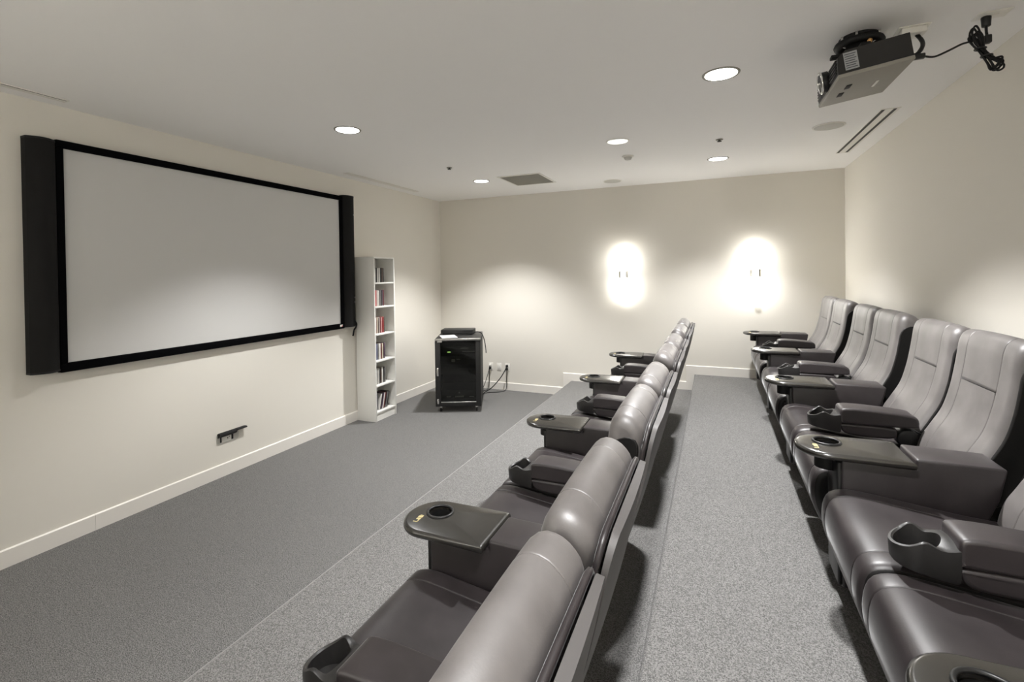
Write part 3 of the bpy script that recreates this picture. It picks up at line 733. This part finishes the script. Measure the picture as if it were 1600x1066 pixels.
def add_armrest(t, yo):
    """flip-up armrest with cup holder at local y = yo, hinged on the chair's back"""
    hw = 0.064
    top = [(.300, .532), (.287, .538), (.285, .560), (.287, .594), (.297, .608), (.36, .613), (.50, .607), (.585, .598), (.608, .582), (.612, .555), (.598, .538), (.45, .532)]
    a = pad(MB(), U(top), yo - hw, yo + hw, .012, .012, n=64).build('armrest', M['leather'], t)
    low = [(.296, .530), (.290, .505), (.305, .482), (.345, .472), (.45, .470), (.515, .478), (.525, .505), (.50, .530)]
    pad(MB(), U(low), yo - hw + .004, yo + hw - .004, .014, .014, n=40).build('arm_pad', M['leather'], a)
    k = MB(); k.cyl((.575 - U0, yo, .475), 0.048, 0.085, 'Y', 24, b=0.008); k.build('hinge', M['black_plastic'], a)
    k = MB(); k.prism(U([(.53, .49), (.58, .53), (.64, .50), (.66, .42), (.60, .40), (.55, .43)]), yo - 0.022, yo + 0.022, 'Y'); k.build('hinge_bracket', M['dark_steel'], a)
    # cup holder shell
    cx, ch = 0.212, 0.064; N = 48
    rin = 0.052; xb = .292
    outer = []; inner = []; zz = []
    for i in range(N):
        th_ = 2 * math.pi * i / N
        c, s_ = math.cos(th_), math.sin(th_)
        # ray from the cup centre to a D outline: round nose in front, straight to the pad behind
        if c <= 0: d = ch
        else:
            d = min((xb - cx) / max(c, 1e-6), ch / max(abs(s_), 1e-6)) if True else ch
        outer.append((cx + d * c, d * s_)); inner.append((cx + rin * c, rin * s_))
        bump = math.exp(-((c - 0.05) / 0.42) ** 2)
        zz.append(0.566 + 0.019 * bump - 0.012 * max(0, -c) ** 2 + (0.020 if c > 0.55 else 0.0) * (c - 0.55) / 0.45)
    vs = []; fs = []
    def ring(pts, z): 
        b = len(vs)
        for i, q in enumerate(pts): vs.append((q[0] - U0, yo + q[1], z[i] if isinstance(z, list) else z))
        return b
    def shrink(pts, f): return [(cx + (q[0] - cx) * f, q[1] * f) for q in pts]
    zlow = [0.500 - 0.014 * max(0, math.cos(2 * math.pi * i / N)) + 0.006 * max(0, -math.cos(2 * math.pi * i / N)) for i in range(N)]
    R0 = ring(shrink(outer, 0.90), [z - 0.006 for z in zlow]); R1 = ring(shrink(outer, 0.96), zlow); R2 = ring(outer, [z - 0.014 for z in zz]); R3 = ring(shrink(outer, 0.985), [z - 0.003 for z in zz])
    R4 = ring([((a_[0] * .5 + b_[0] * .5), (a_[1] * .5 + b_[1] * .5)) for a_, b_ in zip(shrink(outer, .97), inner)], zz)
    R5 = ring(inner, [z - 0.003 for z in zz]); R6 = ring([(cx + (q[0] - cx) * .93, q[1] * .93) for q in inner], 0.512); 
    for A, B in ((R0, R1), (R1, R2), (R2, R3), (R3, R4), (R4, R5), (R5, R6)):
        for i in range(N): fs.append([A + i, A + (i + 1) % N, B + (i + 1) % N, B + i])
    fs.append([R0 + i for i in range(N)][::-1]); fs.append([R6 + i for i in range(N)])
    MB().add(vs, fs).build('cup_holder', M['holder'], a, sharp=50)
    return a

def tray_console():
    """leather console box with a swivel tray and drink ring"""
    t = thing('tray_console', 'x', 'tray table')
    hw = 0.091
    bx = MB().bprism(U([(.150, .06), (.60, .06), (.585, .38), (.628, .49), (.650, .604), (.387, .608), (.387, .572), (.150, .572)]), -hw, hw, 0.010).build('console_box', M['leather'], t, sharp=60)
    MB().box(.136 - U0, .156 - U0, -hw + .004, hw - .004, .07, .560, 0.006).build('front_strip', M['black_plastic'], bx)
    # tray plan
    z0_, th_ = 0.575, 0.028; hwT = 0.128; L0, L1 = 0.0, 0.380; rc = 0.118
    out = []
    for i in range(25):
        a = math.pi / 2 + math.pi * i / 24; out.append((L0 + rc + rc * math.cos(a), hwT * math.sin(a)))
    out += [(L1, -hwT), (L1, hwT)]
    hx, hy, hr = 0.122, 0.030, 0.046
    angs = sorted([math.atan2(q[1] - hy, q[0] - hx) for q in out] + [math.radians(a) for a in range(-75, 76, 15)])
    def hit(a):
        c, s_ = math.cos(a), math.sin(a); best = 9
        for i in range(len(out)):
            p_, q_ = out[i], out[(i + 1) % len(out)]
            ex, ey = q_[0] - p_[0], q_[1] - p_[1]; den = c * ey - s_ * ex
            if abs(den) < 1e-9: continue
            tt = ((p_[0] - hx) * ey - (p_[1] - hy) * ex) / den; uu = ((p_[0] - hx) * s_ - (p_[1] - hy) * c) / den
            if tt > 0 and -1e-6 <= -uu * -1 <= 1 + 1e-6: best = min(best, tt)
        return best
    # robust ray hit: evaluate directly
    def hit2(a):
        c, s_ = math.cos(a), math.sin(a); lo, hi = 0.0, 1.0
        def inside(r):
            x, y = hx + r * c, hy + r * s_
            if x > L1 or abs(y) > hwT: return False
            if x < rc: return ((x - rc) / rc) ** 2 + (y / hwT) ** 2 <= 1
            return True
        for _ in range(40):
            m_ = (lo + hi) / 2
            if inside(m_): lo = m_
            else: hi = m_
        return lo
    N = len(angs); vs = []; fs = []
    def ring(ins, z, hole=False):
        b = len(vs)
        for a in angs:
            d = hr + ins if hole else hit2(a) - ins
            vs.append((hx + d * math.cos(a) - U0, hy + d * math.sin(a), z))
        return b
    rs = [ring(0, z0_, True), ring(0.012, z0_), ring(0.003, z0_ + 0.004), ring(0, z0_ + 0.012), ring(0.002, z0_ + 0.022), ring(0.010, z0_ + th_ - 0.001), ring(0.014, z0_ + th_), ring(0, z0_ + th_, True)]
    for A, B in zip(rs, rs[1:] + rs[:1]):
        for i in range(N): fs.append([A + i, A + (i + 1) % N, B + (i + 1) % N, B + i])
    ty = MB().add(vs, fs).build('tray', M['tray'], t, sharp=50)
    MB().torus((hx - U0, hy, z0_ + th_ + 0.001), 0.049, 0.0055, n=40).build('drink_ring', M['black_plastic'], ty)
    k = MB(); k.cyl((hx - U0, hy, 0.545), 0.0445, 0.092, n=32, cap=False); k.cyl((hx - U0, hy, 0.500), 0.0445, 0.004, n=32); k.build('cup_well', M['matte_black'], ty)
    # small gold mark printed on the tray
    k = MB(); zt = z0_ + th_
    for (a0, a1, b0, b1) in ((.062, .080, -.083, -.078), (.076, .080, -.083, -.066), (.064, .080, -.064, -.052), (.062, .080, -.049, -.036), (.064, .078, -.034, -.030)):
        k.box(a0 - U0, a1 - U0, b0 + .012, b1 + .012, zt - 0.0005, zt + 0.0006)
    k.build('gold_mark', M['gold'], ty)
    MB().box(.30 - U0, .36 - U0, -0.04, 0.04, 0.565, 0.575).build('swivel_plate', M['black_plastic'], ty)
    return t

P = 1.32; HP = 0.2865
rows = [('front', 2.867 + U0, H1, -1.07), ('back', 4.288 + U0, H2, -0.30)]
num = ['first', 'second', 'third', 'fourth', 'fifth', 'sixth', 'seventh', 'eighth']
protoA = recliner(); protoB = dup(protoA); add_armrest(protoB, 0.0)
# protoB carries the armrest on its far side (local +y = HP); move those parts
for ch in protoB.children:
    if ch.name.startswith('armrest'): ch.location.y = HP
con = tray_console()
usedA = usedB = usedC = False
for rname, rx, rz, ty0 in rows:
    for i in range(5):
        if not usedC: c = con; usedC = True
        else: c = dup(con)
        c.location = (rx, ty0 - i * P, rz)
        c['group'] = 'tray consoles'
        c['label'] = ('%s row tray table with drink ring, %s from the far wall' % (rname, num[i]))
        c['category'] = 'tray table'
    for i in range(8):
        pair, j = divmod(i, 2)
        yc = ty0 - pair * P - P / 2 + (HP if j == 0 else -HP)
        if j == 0:
            if not usedA: c = protoA; usedA = True
            else: c = dup(protoA)
        else:
            if not usedB: c = protoB; usedB = True
            else: c = dup(protoB)
        c.location = (rx, yc, rz)
        c['group'] = 'leather recliners'
        c['label'] = '%s row dark leather recliner, %s from the far wall%s' % (rname, num[i], ', with cup-holder armrest' if j else '')
        c['category'] = 'chair'
